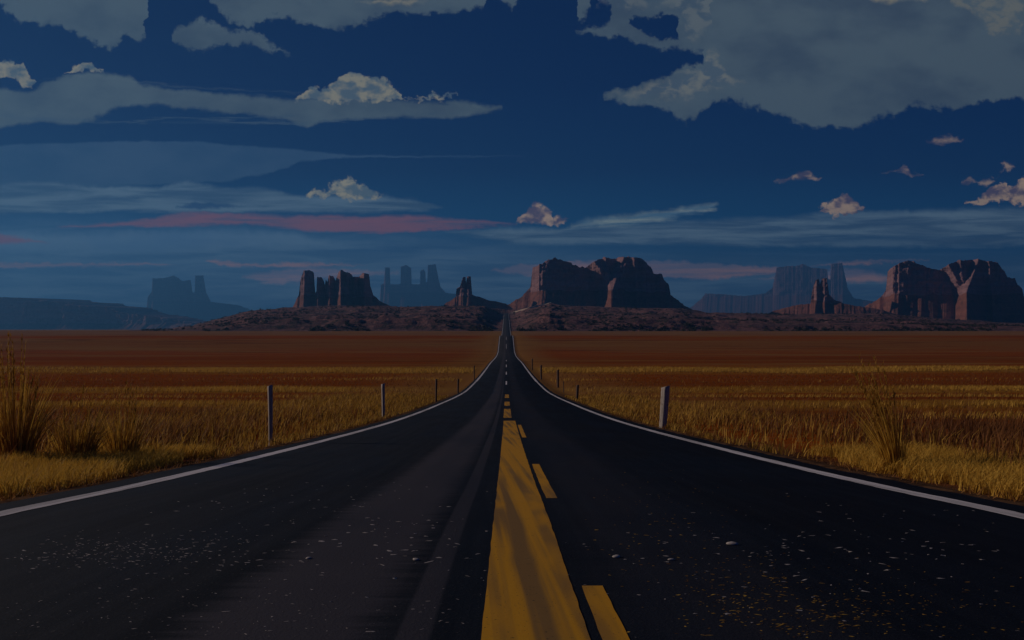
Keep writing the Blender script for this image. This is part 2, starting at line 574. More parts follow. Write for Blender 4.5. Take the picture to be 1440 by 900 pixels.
gm, t, b, P = mat_new('dry_field_soil')
x_, y_, z_ = t.sep(P)
n1 = t.noise(t.scale(P, (0.02, 0.06, 0.05)), 1.0, 4, 0.6)
n2 = t.noise(P, 1.7, 6, 0.65)
n3 = t.noise(t.scale(P, (0.25, 0.9, 0.5)), 1.0, 5, 0.65)
lg = t.m('DIVIDE', t.m('SUBTRACT', t.m('LOGARITHM', t.m('MAXIMUM', y_, 1.0), math.e), LOGA), LOGB - LOGA)
lgw = t.m('ADD', lg, t.m('MULTIPLY', t.m('SUBTRACT', n1, 0.5), 0.035))
red, dk, gold, tan = (0.32, 0.062, 0.003), (0.245, 0.044, 0.003), (0.42, 0.19, 0.02), (0.29, 0.11, 0.03)
stops = [(0.0, red), (lpos(30), red), (lpos(44), dk), (lpos(52), gold), (lpos(60), gold), (lpos(66), dk), (lpos(82), red), (lpos(88), gold), (lpos(99), gold),
         (lpos(106), dk), (lpos(150), red), (lpos(168), gold), (lpos(190), gold), (lpos(205), red), (lpos(300), dk), (lpos(440), red), (lpos(480), tan), (lpos(520), tan), (lpos(545), red), (lpos(572), red), (lpos(900), (0.30, 0.16, 0.075)), (lpos(1500), (0.34, 0.2, 0.1))]
bandc = t.ramp(lgw, stops)
bandc = t.mix(t.rng(n3, 0.35, 0.7, 0.0, 0.45), bandc, (0.30, 0.16, 0.05, 1))
bandc = t.mix(t.rng(n2, 0.45, 0.7, 0.0, 0.6), bandc, (0.15, 0.045, 0.02, 1))
ax = t.m('ABSOLUTE', x_)
roadside = t.rng(t.m('MULTIPLY_ADD', n2, 3.0, ax), 7.0, 9.0, 1.0, 0.0)
farside = t.rng(t.m('MULTIPLY_ADD', n1, 16.0, ax), 14.0, 34.0, 1.0, 0.0)
farm = t.m('MULTIPLY', farside, t.rng(y_, 26.0, 60.0))
bandc = t.mix(t.m('MULTIPLY', farm, 0.75), bandc, (0.34, 0.175, 0.05, 1))
dirt = t.mix(t.rng(n2, 0.35, 0.65), (0.045, 0.026, 0.018, 1), (0.19, 0.105, 0.055, 1))
colr = t.mix(t.m('MULTIPLY', roadside, t.rng(y_, 60.0, 110.0, 1.0, 0.3)), bandc, dirt)
fs = t.noise(t.scale(P, (0.004, 0.035, 0.02)), 1.0, 6, 0.65)
fs2 = t.noise(t.scale(P, (0.010, 0.085, 0.05)), 1.0, 6, 0.65)
farg = t.rng(y_, 120.0, 260.0)
colr = t.mix(t.m('MULTIPLY', t.rng(fs, 0.50, 0.62, 0.0, 0.85), farg), colr, (0.30, 0.145, 0.045, 1))
colr = t.mix(t.m('MULTIPLY', t.rng(fs2, 0.52, 0.66, 0.0, 0.65), farg), colr, (0.14, 0.042, 0.012, 1))
t.l.new(colr, b.inputs['Base Color'])
b.inputs['Roughness'].default_value = 0.95
b.inputs['Specular IOR Level'].default_value = 0.0
bump(t, b, n2, 0.8, 0.08)

xs = np.concatenate([-np.geomspace(16000, 11, 60), np.array([-9, -8, -7, -6, -5.6, -5.3, -4.9, 4.9, 5.3, 5.6, 6, 7, 8, 9]), np.geomspace(11, 16000, 60)])
yr = ys_rows(-60, 30000)
X, Y = np.meshgrid(xs, yr)
Z = gz(X, Y)
core = (np.abs(X) < 5.0) & (Y > -60)
Z = np.where(core, Z - 0.02, Z)
o = mesh_np('ground', np.stack([X, Y, Z], -1).reshape(-1, 3), grid_faces(len(yr), len(xs)), gm, smooth=True)
tag(o, kind='structure')

# ---- road
am, t, b, P = mat_new('asphalt')
x_, y_, z_ = t.sep(P)
sp = t.noise(P, 55.0, 3, 0.7)
lng = t.noise(t.scale(P, (7.0, 0.22, 1.0)), 1.0, 5, 0.62)
patch = t.noise(t.scale(P, (0.8, 0.12, 1.0)), 1.0, 4, 0.6)
rip = t.noise(t.scale(P, (0.6, 9.0, 1.0)), 1.0, 5, 0.7)
xw = t.m('ADD', x_, t.m('MULTIPLY', t.m('SUBTRACT', rip, 0.5), 0.55))


def xband(xx, c0, half, soft):
    return t.rng(t.m('ABSOLUTE', t.m('SUBTRACT', xx, c0)), half, half + soft, 1.0, 0.0)


tr = t.m('MULTIPLY', xband(xw, -1.05, 0.28, 0.30), 0.9)
tr2 = t.m('MULTIPLY', xband(x_, -0.42, 0.06, 0.03), 0.8)
tr3 = t.m('MULTIPLY', xband(xw, 1.15, 0.25, 0.55), 0.35)
wear = t.m('ADD', t.m('ADD', tr, tr2), tr3, clamp=True)
wear = t.m('MULTIPLY', wear, t.rng(patch, 0.25, 0.6, 0.5, 1.0))
ac = t.mix(t.rng(lng, 0.3, 0.75), (0.004, 0.008, 0.016, 1), (0.012, 0.016, 0.025, 1))
ac = t.mix(wear, ac, (0.049, 0.048, 0.062, 1))
ac = t.mix(t.rng(sp, 0.58, 0.75, 0.0, 0.55), ac, (0.10, 0.095, 0.09, 1))
# fading of old asphalt further on
ac = t.mix(t.rng(y_, 120.0, 480.0, 0.0, 0.35), ac, (0.09, 0.075, 0.062, 1))
t.l.new(ac, b.inputs['Base Color'])
t.l.new(t.rng(patch, 0.3, 0.7, 0.75, 0.95), b.inputs['Roughness'])
b.inputs['Specular IOR Level'].default_value = 0.10
bump(t, b, sp, 0.5, 0.01)


def paint_mat(name, colr, wearc, amount):
    m_, t, b, P = mat_new(name)
    x_, y_, z_ = t.sep(P)
    nn = t.noise(P, 18.0, 5, 0.7)
    ln = t.noise(t.scale(t.xyz(t.m('MULTIPLY_ADD', y_, 0.045, x_), y_, z_), (9.0, 0.09, 1.0)), 1.0, 2.5, 0.5)
    big = t.noise(t.scale(P, (1.4, 0.35, 1.0)), 1.0, 3, 0.5)
    f = t.m('MULTIPLY', t.rng(ln, 0.44, 0.62), amount, clamp=True)
    f = t.m('MULTIPLY', f, t.rng(big, 0.35, 0.55))
    mkx = t.m('ADD', t.m('MULTIPLY_ADD', y_, 0.031, t.m('SUBTRACT', x_, 0.285)), t.m('MULTIPLY', t.m('SUBTRACT', big, 0.5), 0.16))
    mk = t.rng(t.m('ABSOLUTE', mkx), 0.035, 0.10, 1.0, 0.0)
    mk = t.m('MULTIPLY', mk, t.rng(ln, 0.36, 0.50, 0.25, 1.0))
    mk = t.m('MULTIPLY', mk, t.rng(y_, 9.5, 12.5, 0.85, 0.0))
    f = t.m('MAXIMUM', f, mk)
    c_ = t.mix(f, colr, wearc)
    c_ = t.mix(t.rng(nn, 0.62, 0.72, 0.0, 0.45), c_, (0.04, 0.035, 0.03, 1))
    chip = t.noise(P, 42.0, 3, 0.75)
    c_ = t.mix(t.rng(chip, 0.655, 0.69), c_, (0.014, 0.014, 0.016, 1))
    t.l.new(c_, b.inputs['Base Color'])
    b.inputs['Roughness'].default_value = 0.8
    b.inputs['Specular IOR Level'].default_value = 0.2
    bump(t, b, nn, 0.4, 0.006)
    return m_


yellow = paint_mat('yellow_road_paint', (0.66, 0.315, 0.012, 1), (0.19, 0.115, 0.045, 1), 0.8)
white = paint_mat('white_road_paint', (0.78, 0.74, 0.74, 1), (0.36, 0.34, 0.33, 1), 0.75)

ROAD_END = 940.0
HILLR = np.array([(930, -1.12), (1000, 1.0), (1150, 8.0), (1400, 20.5), (1600, 30.0), (1717, 34.8), (1780, 36.5)])


def roadz(y):
    y = np.asarray(y, float)
    return np.where(y < 937, prof(y), np.interp(y, HILLR[:, 0], HILLR[:, 1]))


ry = ys_rows(-60, 935)
ry = np.concatenate([ry, [937.0], np.arange(960, 1730, 20)])


def ribbon(name, x0, x1, yy, dz, mat, parent=None, ragged=0.0, seed=0, ny=None):
    yy = np.asarray(yy, float)
    z = roadz(yy) + dz
    hillup = np.where(yy > 940, 0.35, 0)
    xa = np.full(len(yy), x0)
    xb = np.full(len(yy), x1)
    if ragged:
        xa = xa + ragged * fbm(yy * 5.0, np.zeros(len(yy)) + seed, oct=3, seed=seed)
        xb = xb + ragged * fbm(yy * 5.0, np.zeros(len(yy)) + seed + 5, oct=3, seed=seed + 3)
    V_ = np.concatenate([np.stack([xa, yy, z + hillup], -1), np.stack([xb, yy, z + hillup], -1)])
    n = len(yy)
    i = np.arange(n - 1)
    return mesh_np(name, V_, np.stack([i, i + n, i + n + 1, i + 1], -1), mat, parent)


# carriageway with a chamfered, slightly broken edge
edge_n = 0.05 * fbm(ry / 1.3, ry * 0, oct=3, seed=9)
offs = np.array([-5.22, -5.08, 5.08, 5.22])
offz = np.array([-0.10, 0.02, 0.02, -0.10])
RX = np.repeat(offs[None, :], len(ry), 0)
RX[:, :2] += edge_n[:, None]
RX[:, 2:] += edge_n[::-1][:, None]
RZ = roadz(ry)[:, None] + offz[None, :] + np.where(ry > 940, 0.35, 0)[:, None]
road = mesh_np('road', np.stack([RX, np.repeat(ry[:, None], 4, 1), RZ], -1).reshape(-1, 3), grid_faces(len(ry), 4), am)
tag(road, kind='structure')
fine_y = np.unique(np.concatenate([np.arange(-10, 60, 0.12), ry]))


def sub(a_, b_):
    q = fine_y[(fine_y > a_) & (fine_y < b_)]
    return np.concatenate([[a_], q, [b_]])


for sgn in (-1, 1):
    ribbon('edge_line', sgn * W - 0.11, sgn * W + 0.11, sub(-10, 120), 0.024, white, road, 0.008, 4 + sgn)
    ribbon('edge_line', sgn * W - 0.16, sgn * W + 0.16, sub(120, 1700), 0.024, white, road)
ribbon('centre_line', -0.11, 0.37, sub(-10, 33), 0.024, yellow, road, 0.004, 21)
for (d0, d1) in ((36, 47), (52, 60), (70, 80)):
    ribbon('centre_dash', -0.13, 0.24, sub(d0, d1), 0.024, yellow, road, 0.004, 31)
for (d0, d1) in ((-2.5, 4.5), (8.5, 13.2), (21.5, 29.5)):
    ribbon('lane_dash', 0.425, 0.545, sub(d0, d1), 0.024, yellow, road, 0.003, 41)
for (d0, d1) in ((110, 122), (150, 165), (195, 215), (260, 285), (470, 500), (530, 560)):
    ribbon('faded_dash', -0.1, 0.1, sub(d0, d1), 0.024, white, road)

# ------------------------------------------------------------------ rock materials


def rock_mat(name, c1, c2, c3, veg=0.0, sc=1.0):
    m_, t, b, P = mat_new(name)
    x_, y_, z_ = t.sep(P)
    strata = t.noise(t.scale(P, (0.004 * sc, 0.004 * sc, 0.09 * sc)), 1.0, 5, 0.6)
    streaks = t.noise(t.scale(P, (0.09 * sc, 0.09 * sc, 0.010 * sc)), 1.0, 5, 0.6)
    gr = t.noise(P, 0.12 * sc, 6, 0.65)
    c_ = t.mix(t.rng(strata, 0.38, 0.62), c1, c2)
    c_ = t.mix(t.rng(streaks, 0.5, 0.72, 0.0, 0.7), c_, c3)
    c_ = t.mix(t.rng(gr, 0.5, 0.75, 0.0, 0.5), c_, c2)
    if veg:
        vg = t.noise(P, 0.035 * sc, 6, 0.7)
        c_ = t.mix(t.rng(vg, 0.5, 0.6, 0.0, veg), c_, (0.045, 0.042, 0.034, 1))
    t.l.new(c_, b.inputs['Base Color'])
    b.inputs['Roughness'].default_value = 0.95
    b.inputs['Specular IOR Level'].default_value = 0.1
    bump(t, b, t.m('ADD', gr, strata), 1.0, 4.0)
    return m_


cliff_m = rock_mat('red_sandstone', (0.36, 0.205, 0.215, 1), (0.26, 0.15, 0.16, 1), (0.13, 0.082, 0.092, 1))
talus_m = rock_mat('rubble_slope', (0.27, 0.115, 0.085, 1), (0.21, 0.085, 0.065, 1), (0.12, 0.06, 0.05, 1), 0.4)
hill_m = rock_mat('scrubby_red_hill', (0.23, 0.112, 0.104, 1), (0.13, 0.075, 0.074, 1), (0.38, 0.205, 0.18, 1), 0.85, 1.6)
GB = -3.0


def butte(name, sil, dist, talus_py, depth, label, spurs=(), rot=None, cat='butte', group=None, flute=7.0, seed=1, talus_run=1.5, sub_m=1.7, base_py=None):
    """sil: outline in photo pixels, left to right; rebuilt at its own distance with real depth"""
    k = dist / F
    rs = max(1.0, dist / 3200.0)
    xc0 = ((sil[0][0] + sil[-1][0]) / 2 - CX) * k
    th = math.atan2(xc0, dist)                # the long side faces the road
    th = th if rot is None else rot
    cs, sn = math.cos(th), math.sin(th)

    def lx(px):
        tn = (px - CX) / F
        return (tn * dist - xc0) / (cs + tn * sn)

    sx = np.array([lx(p[0]) for p in sil])
    sz = np.array([(CY - p[1]) / F * (dist - lx(p[0]) * sn) + CAMZ for p in sil])
    x0, x1 = sx[0], sx[-1]
    xc, aw = (x0 + x1) / 2, (x1 - x0) / 2
    n = int((x1 - x0) / sub_m)
    xx = np.unique(np.concatenate([np.linspace(x0, x1, n), sx]))
    zt = np.interp(xx, sx, sz)
    zt = zt + 2.2 * fbm(xx / 9.0, xx * 0, oct=3, seed=seed) * sub_m / 1.7
    zt = np.maximum(zt, GB + 0.5)
    zc0 = (CY - talus_py) * k + CAMZ
    zc = np.minimum(zt, zc0 + 5 * fbm(xx / 30, xx * 0 + 2, oct=2, seed=seed + 5))
    # plan: rounded footprint with spurs and alcoves
    tt = np.clip(np.abs((xx - xc) / aw), 0, 1)
    f0 = depth * np.sqrt(np.clip(1 - tt ** 3, 0.02, 1))
    def spur(sp, s):                          # rises over wl pixels on its left, falls over wr pixels on its right, leans by slant going down
        px, amp, wl, wr = sp[:4]
        xp = lx(px + (sp[4] * s if len(sp) > 4 else 0))
        q = np.where(xx < xp, np.clip(1 - (xp - xx) / (wl * k), 0, 1), np.clip(1 - (xx - xp) / (wr * k), 0, 1))
        return amp * q

    def front(s, sgn):
        return f0 + sum(spur(sp, s) for sp in spurs) * (1.0 if sgn < 0 else 0.5)

    rows = []
    nf, ncl, nt = 7, 34, 16
    fl = np.abs(fbm(xx / (flute * 4.0), xx * 0 + 7, oct=4, seed=seed + 9)) * flute * 1.6
    side = []
    for sgn in (-1, 1):                       # front faces the camera (-y)
        R_, kind = [], []
        m1, m2, m3 = (nf, ncl, nt) if sgn < 0 else (4, 12, 6)
        for s in np.linspace(0.0, 1, m1, endpoint=False):
            R_.append((front(0, sgn) * s, zt - 1.5 * s ** 4 + 1.0 * fbm(xx / 12, xx * 0 + s * 5, oct=2, seed=seed + 2)))
            kind.append(0)
        for s in np.linspace(0, 1, m2):
            z = zt + (zc - zt) * s
            H_ = np.maximum(zt - zc, 0)
            led = 0.5 * (np.floor(z / 14.0) * 14.0 - z) * 0.18 + 3.6 * (rs if dist < 8000 else 1.0) * fbm(xx / (15 * rs), z / (12 * rs), oct=4, seed=seed + 3)
            led = led + (6.0 * fbm(xx / (34 * rs), z / (26 * rs) + 3, oct=4, seed=seed + 21) + 2.0 * np.abs(fbm(xx / (9 * rs), z / (22 * rs), oct=3, seed=seed + 23))) * (rs if dist < 8000 else 0.8) * min(1.0, depth / 60.0)
            y = front(s, sgn) + H_ * 0.10 * s - fl * np.clip(H_ / 25, 0, 1) * (1 - 0.35 * s) + led * np.clip(H_ / 25, 0, 1)
            R_.append((y, z))
            kind.append(0)
        yb, zb = R_[-1]
        run = (zc - GB) * talus_run + 4
        g = fbm(xx / (22 * rs), xx * 0 + 4, oct=4, seed=seed + 6)
        for s in np.linspace(0, 1, m3 + 1)[1:]:
            y = yb + run * s
            z = zc + (GB - zc) * (1 - (1 - s) ** 1.35) + g * 7.0 * np.sin(np.pi * s) * np.clip((zc - GB) / 60, 0, 1) + 1.2 * fbm(xx / (6 * rs), xx * 0 + s * 9, oct=2, seed=seed + 8) * (1 - s)
            R_.append((y, z))
            kind.append(1)
        side.append((sgn, R_, kind))
    root = empty(name, (xc0, dist, GB))
    root.rotation_euler = (0, 0, -th)
    tag(root, label, cat, group)
    for part, kd, mt in (('cliff', 0, cliff_m), ('talus', 1, talus_m)):
        VV, FF, off = [], [], 0
        for (sgn, R_, kind) in side:
            ids = [i for i in range(len(R_)) if kind[i] == kd]
            if kd == 1:
                ids = [ids[0] - 1] + ids
            A = np.stack([np.stack([xx, sgn * R_[i][0], R_[i][1] - GB], -1) for i in ids])
            fc = grid_faces(len(ids), len(xx))
            if sgn > 0:
                fc = fc[:, ::-1]
            VV.append(A.reshape(-1, 3))
            FF.append(fc + off)
            off += len(ids) * len(xx)
        mesh_np(part, np.concatenate(VV), np.concatenate(FF), mt, root, smooth=False)
    return root


SIL_C = [(690, 452), (721, 427), (735.5, 420), (745, 411), (749, 405), (753, 380), (764, 378), (773, 373), (784.5, 368.5), (798, 373), (815.5, 379), (824, 380), (833, 375.5), (848, 368), (858, 367),
         (871, 366), (884.5, 367), (902, 370), (907, 376.7), (912, 381), (915.6, 389), (926.7, 390), (930, 397), (937, 403), (939.5, 415.5), (958, 430), (975, 438), (1000, 456)]
bC = butte('sandstone_butte', SIL_C, 2500, 412, 95, 'broad two-humped butte right of the road with pink lit edges',
           spurs=((764, 80, 15, 95), (836, 58, 14, 26, 20), (852, 20, 5, 16, 6), (876, 50, 9, 70, -16), (888, 18, 5, 14, 4), (904, 16, 6, 30), (925, 14, 5, 20)), seed=11, flute=3.2, talus_run=1.1, group='twin broad buttes')
butte('sandstone_butte', [(x + 498, y + 4) for x, y in SIL_C], 2500, 417, 60, 'broad two-humped butte at the far right edge of the view',
      spurs=((1262, 160, 13, 150), (1334, 44, 10, 26, 20), (1350, 22, 5, 16, 6), (1374, 46, 6, 80, -16), (1388, 20, 5, 18, 4), (1404, 22, 6, 36)), seed=19, flute=3.2, talus_run=1.1, group='twin broad buttes')
SIL_L = [(396, 452), (413, 431), (421, 415.5), (423, 395.5), (427.8, 382), (434, 381), (441, 383), (442, 400), (443, 413), (445.5, 411), (446.7, 391), (453, 392), (455.5, 396), (457, 402), (458.5, 394), (461, 398), (463, 390), (469, 390), (472, 396), (476.7, 384.5),
         (481, 382), (485.5, 385.5), (494, 386.7), (496, 390.7), (504, 391), (509, 386.7), (518, 387), (520, 402), (524.5, 415.5), (533, 423), (545, 430), (570, 448)]
butte('castle_butte', SIL_L, 2450, 417, 38, 'ridge of red sandstone pinnacles with a detached tower at its left end',
      spurs=((429, 12, 6, 14), (448, 26, 4, 8), (464, 40, 5, 9), (479, 66, 8, 16), (488, 30, 4, 6), (498, 48, 5, 8), (511, 66, 6, 12)), seed=23, flute=4.5, talus_run=1.2, sub_m=1.1)
SIL_S = [(600, 448), (627, 427), (641, 418), (642, 406.7), (646.7, 404), (651, 391), (654.5, 390), (655.5, 399), (657, 389), (662, 389), (664, 414), (668, 416), (689, 423), (711, 427), (740, 448)]
butte('rock_spire', SIL_S, 2400, 416, 15, 'slim twin-tipped red rock spire just left of the road', spurs=((649, 10, 4, 5), (659, 8, 3, 6)), cat='rock spire', seed=31, flute=3.0, talus_run=1.7, sub_m=0.8)
SIL_T = [(1060, 450), (1090, 437), (1116.7, 430), (1140, 427), (1141.7, 411.7), (1147, 395), (1151.7, 393), (1153, 401), (1156.7, 392), (1162.7, 392), (1166, 415), (1173, 421.7), (1186.7, 427), (1203, 430), (1240, 436), (1275, 448)]
butte('rock_spire', SIL_T, 2400, 424, 20, 'dark stubby rock spire on a low apron in front of a pale hazy castle butte', spurs=((1149, 10, 4, 5), (1160, 10, 3, 8)), cat='rock spire', seed=37, flute=3.5, talus_run=1.7, sub_m=0.9)
FAR = 12000
G_FAR = 'pale hazy buttes on the horizon'
SIL_F1 = [(190, 462), (206, 441), (208, 418), (214, 410), (215, 391.7), (230, 391.7), (245, 388), (252, 392), (256.7, 396), (268, 394), (270.7, 411.7), (274, 411.7), (274.7, 388), (286, 388), (290, 411.7), (296.7, 425), (316.7, 427), (336.7, 430), (352, 436), (372, 446), (400, 461)]
butte('castle_butte', SIL_F1, FAR, 425, 110, 'pale hazy castle butte with a notch beside its right tower, on the left horizon', seed=41, flute=5, talus_run=1.0, sub_m=4, group=G_FAR)
SIL_F2 = [(515, 455), (534, 431), (536, 401), (540, 399), (542, 376.7), (548, 376.7), (548.6, 400), (563.6, 400), (564, 375.5), (571, 373), (578, 376.7), (578.6, 400), (591, 400), (591.5, 381), (595.5, 379), (598, 382), (598.6, 398), (601, 396.7), (602, 373), (613, 372), (616.7, 393), (620, 404), (627, 412), (644, 414), (670, 420), (700, 428), (760, 455)]
butte('castle_butte', SIL_F2, FAR, 412, 70, 'pale hazy butte with four separate upright towers, left of the road', seed=43, flute=8, talus_run=1.0, sub_m=2.6, group=G_FAR)
SIL_F3 = [(940, 452), (973, 432), (988, 420), (993, 413), (1016.7, 414), (1046.7, 416.7), (1076.7, 413), (1086.7, 405), (1092.7, 376.7), (1106.7, 375), (1118, 375), (1130, 372), (1140, 377), (1163, 379), (1164, 393), (1168, 395), (1169, 371.7), (1184, 370.7), (1188, 390), (1191.7, 406.7), (1200, 420), (1226.7, 424), (1260, 431), (1310, 452)]
butte('castle_butte', SIL_F3, FAR, 416, 120, 'pale hazy butte with a long left shoulder and one tall right tower', seed=47, flute=4, talus_run=1.0, sub_m=4, group=G_FAR)
SIL_M = [(-260, 440), (-120, 426), (0, 424), (30, 421), (80, 421), (110, 427), (135, 426), (145, 431), (180, 433), (200, 440), (240, 446), (270, 451), (310, 460)]
butte('mesa', SIL_M, 6500, 456, 260, 'long low blue-grey mesa at the left edge with faint pink gullies', cat='mesa', rot=R(25),
      spurs=((-40, 120, 22, 40), (6, 150, 11, 24, -6), (36, 170, 12, 26, -5), (66, 190, 11, 34, -5), (112, 200, 9, 30, -3), (150, 120, 14, 40)), seed=53, flute=12, talus_run=1.5, sub_m=5)

# ------------------------------------------------------------------ the hills the road climbs
RIDGE = np.array([(140, 466), (200, 463), (240, 461), (270, 457), (310, 447), (350, 437), (400, 433), (450, 431), (500, 430), (560, 432), (640, 430), (690, 432), (715, 434), (745, 432), (773, 427.5), (800, 431), (850, 432), (960, 434), (1000, 440), (1100, 442), (1240, 441), (1300, 446), (1380, 451), (1440, 454), (1560, 458), (1700, 462)])
hp = np.concatenate([np.arange(140, 640, 3.0), np.arange(640, 800, 1.0), np.arange(800, 1700, 3.0)])
hd = np.concatenate([np.arange(938, 1100, 5.0), np.arange(1100, 1800, 9.0), np.arange(1800, 2700, 40.0)])
PXG, D = np.meshgrid(hp, hd)
HX = (PXG - CX) / F * D
ridge = np.interp(PXG, RIDGE[:, 0], RIDGE[:, 1])
RZm = (CY - ridge) / F * 1760 + 1.5
ramp = np.where(D < 1760, 0.30 * sstep(938, 1010, D) + 0.70 * sstep(960, 1790, D) ** 0.9, 1 - sstep(1850, 2650, D))
hz = RZm * ramp
nn = fbm(HX / 60, D / 60, oct=5, seed=61)
gull = np.abs(fbm(HX / 45, D / 140, oct=4, seed=67))
amp_ = np.clip(RZm / 40, 0, 1.2) * sstep(938, 990, D) * (1 - 0.75 * sstep(1500, 1760, D))
hz = hz + amp_ * (2.4 * nn - 2.2 * gull + 0.8)
terr = 7.0
q = hz / terr
hz = 0.55 * hz + 0.45 * terr * (np.floor(q) + sstep(0.55, 0.95, q - np.floor(q)))
hz = hz + 0.7 * amp_ * fbm(HX / 7, D / 7, oct=3, seed=71)
hz = np.where(D >= 2650, -30, hz)
hz = hz - 1.0 - 3.0 * (1 - sstep(938, 952, D))
cor = 1 - sstep(9, 46, np.abs(HX))
hz = hz * (1 - cor) + (roadz(np.minimum(D, 1780)) - 0.25) * cor * (D < 1790) + np.where(D >= 1790, hz * cor, 0)
hills = mesh_np('hills', np.stack([HX, D, hz], -1).reshape(-1, 3), grid_faces(len(hd), len(hp)), hill_m)
tag(hills, kind='structure')


def hill_z(x, d):
    px = CX + x / d * F
    i = np.clip(np.searchsorted(hd, d) - 1, 0, len(hd) - 2)
    j = np.clip(np.searchsorted(hp, px) - 1, 0, len(hp) - 2)
    fi = (d - hd[i]) / (hd[i + 1] - hd[i])
    fj = (px - hp[j]) / (hp[j + 1] - hp[j])
    return (hz[i, j] * (1 - fi) * (1 - fj) + hz[i + 1, j] * fi * (1 - fj) + hz[i, j + 1] * (1 - fi) * fj + hz[i + 1, j + 1] * fi * fj)


# pale track that leaves the head of the road to the right
tm, t, b, P = mat_new('pale_dirt')
t.l.new(t.mix(t.rng(t.noise(P, 0.3, 4, 0.6), 0.35, 0.65), (0.30, 0.22, 0.17, 1), (0.45, 0.36, 0.30, 1)), b.inputs['Base Color'])
b.inputs['Roughness'].default_value = 0.95
s = np.linspace(0, 1, 40)
tpx = 717.5 + 56 * s
tpy = 440.5 - 13.5 * s ** 0.9
dsc = np.linspace(1300, 1790, 500)
td = []
for px_, py_ in zip(tpx, tpy):                 # follow the slope that faces the road
    hzc = hill_z((px_ - CX) / F * dsc, dsc)
    vis = np.minimum.accumulate(CY - (hzc - CAMZ) / dsc * F)
    k_ = np.argmax(vis <= py_) if (vis <= py_).any() else int(np.argmin(vis))
    td.append(dsc[k_])
td = np.convolve(np.pad(td, 4, mode='edge'), np.ones(9) / 9, 'valid')
tx, ty = (tpx - CX) / F * td, td
tz = np.maximum(hill_z(tx, ty), (CY - tpy) / F * td + CAMZ) + 0.3
nxy = np.stack([-np.gradient(ty), np.gradient(tx)], -1)
nxy /= np.linalg.norm(nxy, axis=1)[:, None]
hwid = 3.6
A = np.stack([tx + nxy[:, 0] * hwid, ty + nxy[:, 1] * hwid, tz + 1.2], -1)
B_ = np.stack([tx - nxy[:, 0] * hwid, ty - nxy[:, 1] * hwid, tz], -1)
C_ = B_ - np.array([0, 2, 8.0])
VV = np.concatenate([A, B_, C_])
n = len(s)
i = np.arange(n - 1)
FF = np.concatenate([np.stack([i, i + n, i + n + 1, i + 1], -1), np.stack([i + n, i + 2 * n, i + 2 * n + 1, i + n + 1], -1)])
tag(mesh_np('dirt_track', VV, FF, tm), kind='structure')


# ------------------------------------------------------------------ vegetation
def leaf_mat(name, ca, cb, cc=None, trans=0.25):
    m_, t, b, P = mat_new(name)
    at_ = t.n.new('ShaderNodeAttribute')
    at_.attribute_name = 'tint'
    if cc:
        c_ = t.ramp(at_.outputs['Fac'], [(0, ca), (0.5, cb), (1, cc)])
    else:
        c_ = t.ramp(at_.outputs['Fac'], [(0, ca), (1, cb)])
    t.l.new(c_, b.inputs['Base Color'])
    b.inputs['Roughness'].default_value = 0.7
    b.inputs['Specular IOR Level'].default_value = 0.2
    tr_ = t.n.new('ShaderNodeBsdfTranslucent')
    t.l.new(c_, tr_.inputs['Color'])
    mx = t.n.new('ShaderNodeMixShader')
    mx.inputs[0].default_value = trans
    t.l.new(b.outputs[0], mx.inputs[1])
    t.l.new(tr_.outputs[0], mx.inputs[2])
    t.l.new(mx.outputs[0], t.n['Material Output'].inputs['Surface'])
    return m_


gold_m = leaf_mat('dry_gold_grass', (0.20, 0.09, 0.024), (0.52, 0.285, 0.042), (0.76, 0.48, 0.08), trans=0.35)
dull_m = leaf_mat('dry_brown_grass', (0.12, 0.045, 0.016), (0.27, 0.112, 0.03), (0.44, 0.22, 0.055), trans=0.35)
scrub_m = leaf_mat('dark_scrub', (0.028, 0.03, 0.022), (0.06, 0.058, 0.036), trans=0.15)


def blades(x, y, h, wd, lean=(0.12, 0.0), spread=0.35, tint_=None, z=None):
    """curved blades, two segments each"""
    n = len(x)
    z = gz(x, y) - 0.02 if z is None else z
    az = rng.uniform(0, 2 * np.pi, n)
    wx, wy = np.cos(az) * wd / 2, np.sin(az) * wd / 2
    la = rng.normal(0, spread, (n, 2))
    lx = (la[:, 0] + lean[0]) * h
    ly = (la[:, 1] + lean[1]) * h
    V_ = np.empty((n, 5, 3))
    V_[:, 0] = np.stack([x - wx, y - wy, z], -1)
    V_[:, 1] = np.stack([x + wx, y + wy, z], -1)
    V_[:, 2] = np.stack([x + wx * 0.75 + lx * 0.35, y + wy * 0.75 + ly * 0.35, z + h * 0.6], -1)
    V_[:, 3] = np.stack([x - wx * 0.75 + lx * 0.35, y - wy * 0.75 + ly * 0.35, z + h * 0.6], -1)
    V_[:, 4] = np.stack([x + lx, y + ly, z + h], -1)
    b0 = np.arange(n) * 5
    q_ = np.stack([b0, b0 + 1, b0 + 2, b0 + 3], -1)
    t_ = np.stack([b0 + 3, b0 + 2, b0 + 4], -1)
    tint_ = rng.uniform(0, 1, n) if tint_ is None else tint_
    return V_.reshape(-1, 3), q_, t_, np.repeat(tint_, 5)


class Grass:
    def __init__(self):
        self.v, self.q, self.t, self.c, self.n = [], [], [], [], 0

    def add(self, r):
        v_, q_, t_, c_ = r
        self.v.append(v_)
        self.q.append(q_ + self.n)
        self.t.append(t_ + self.n)
        self.c.append(c_)
        self.n += len(v_)

    def build(self, name, mat):
        o = mesh_np(name, np.concatenate(self.v), [np.concatenate(self.q), np.concatenate(self.t)], mat, attr={'tint': np.concatenate(self.c)})
        return o


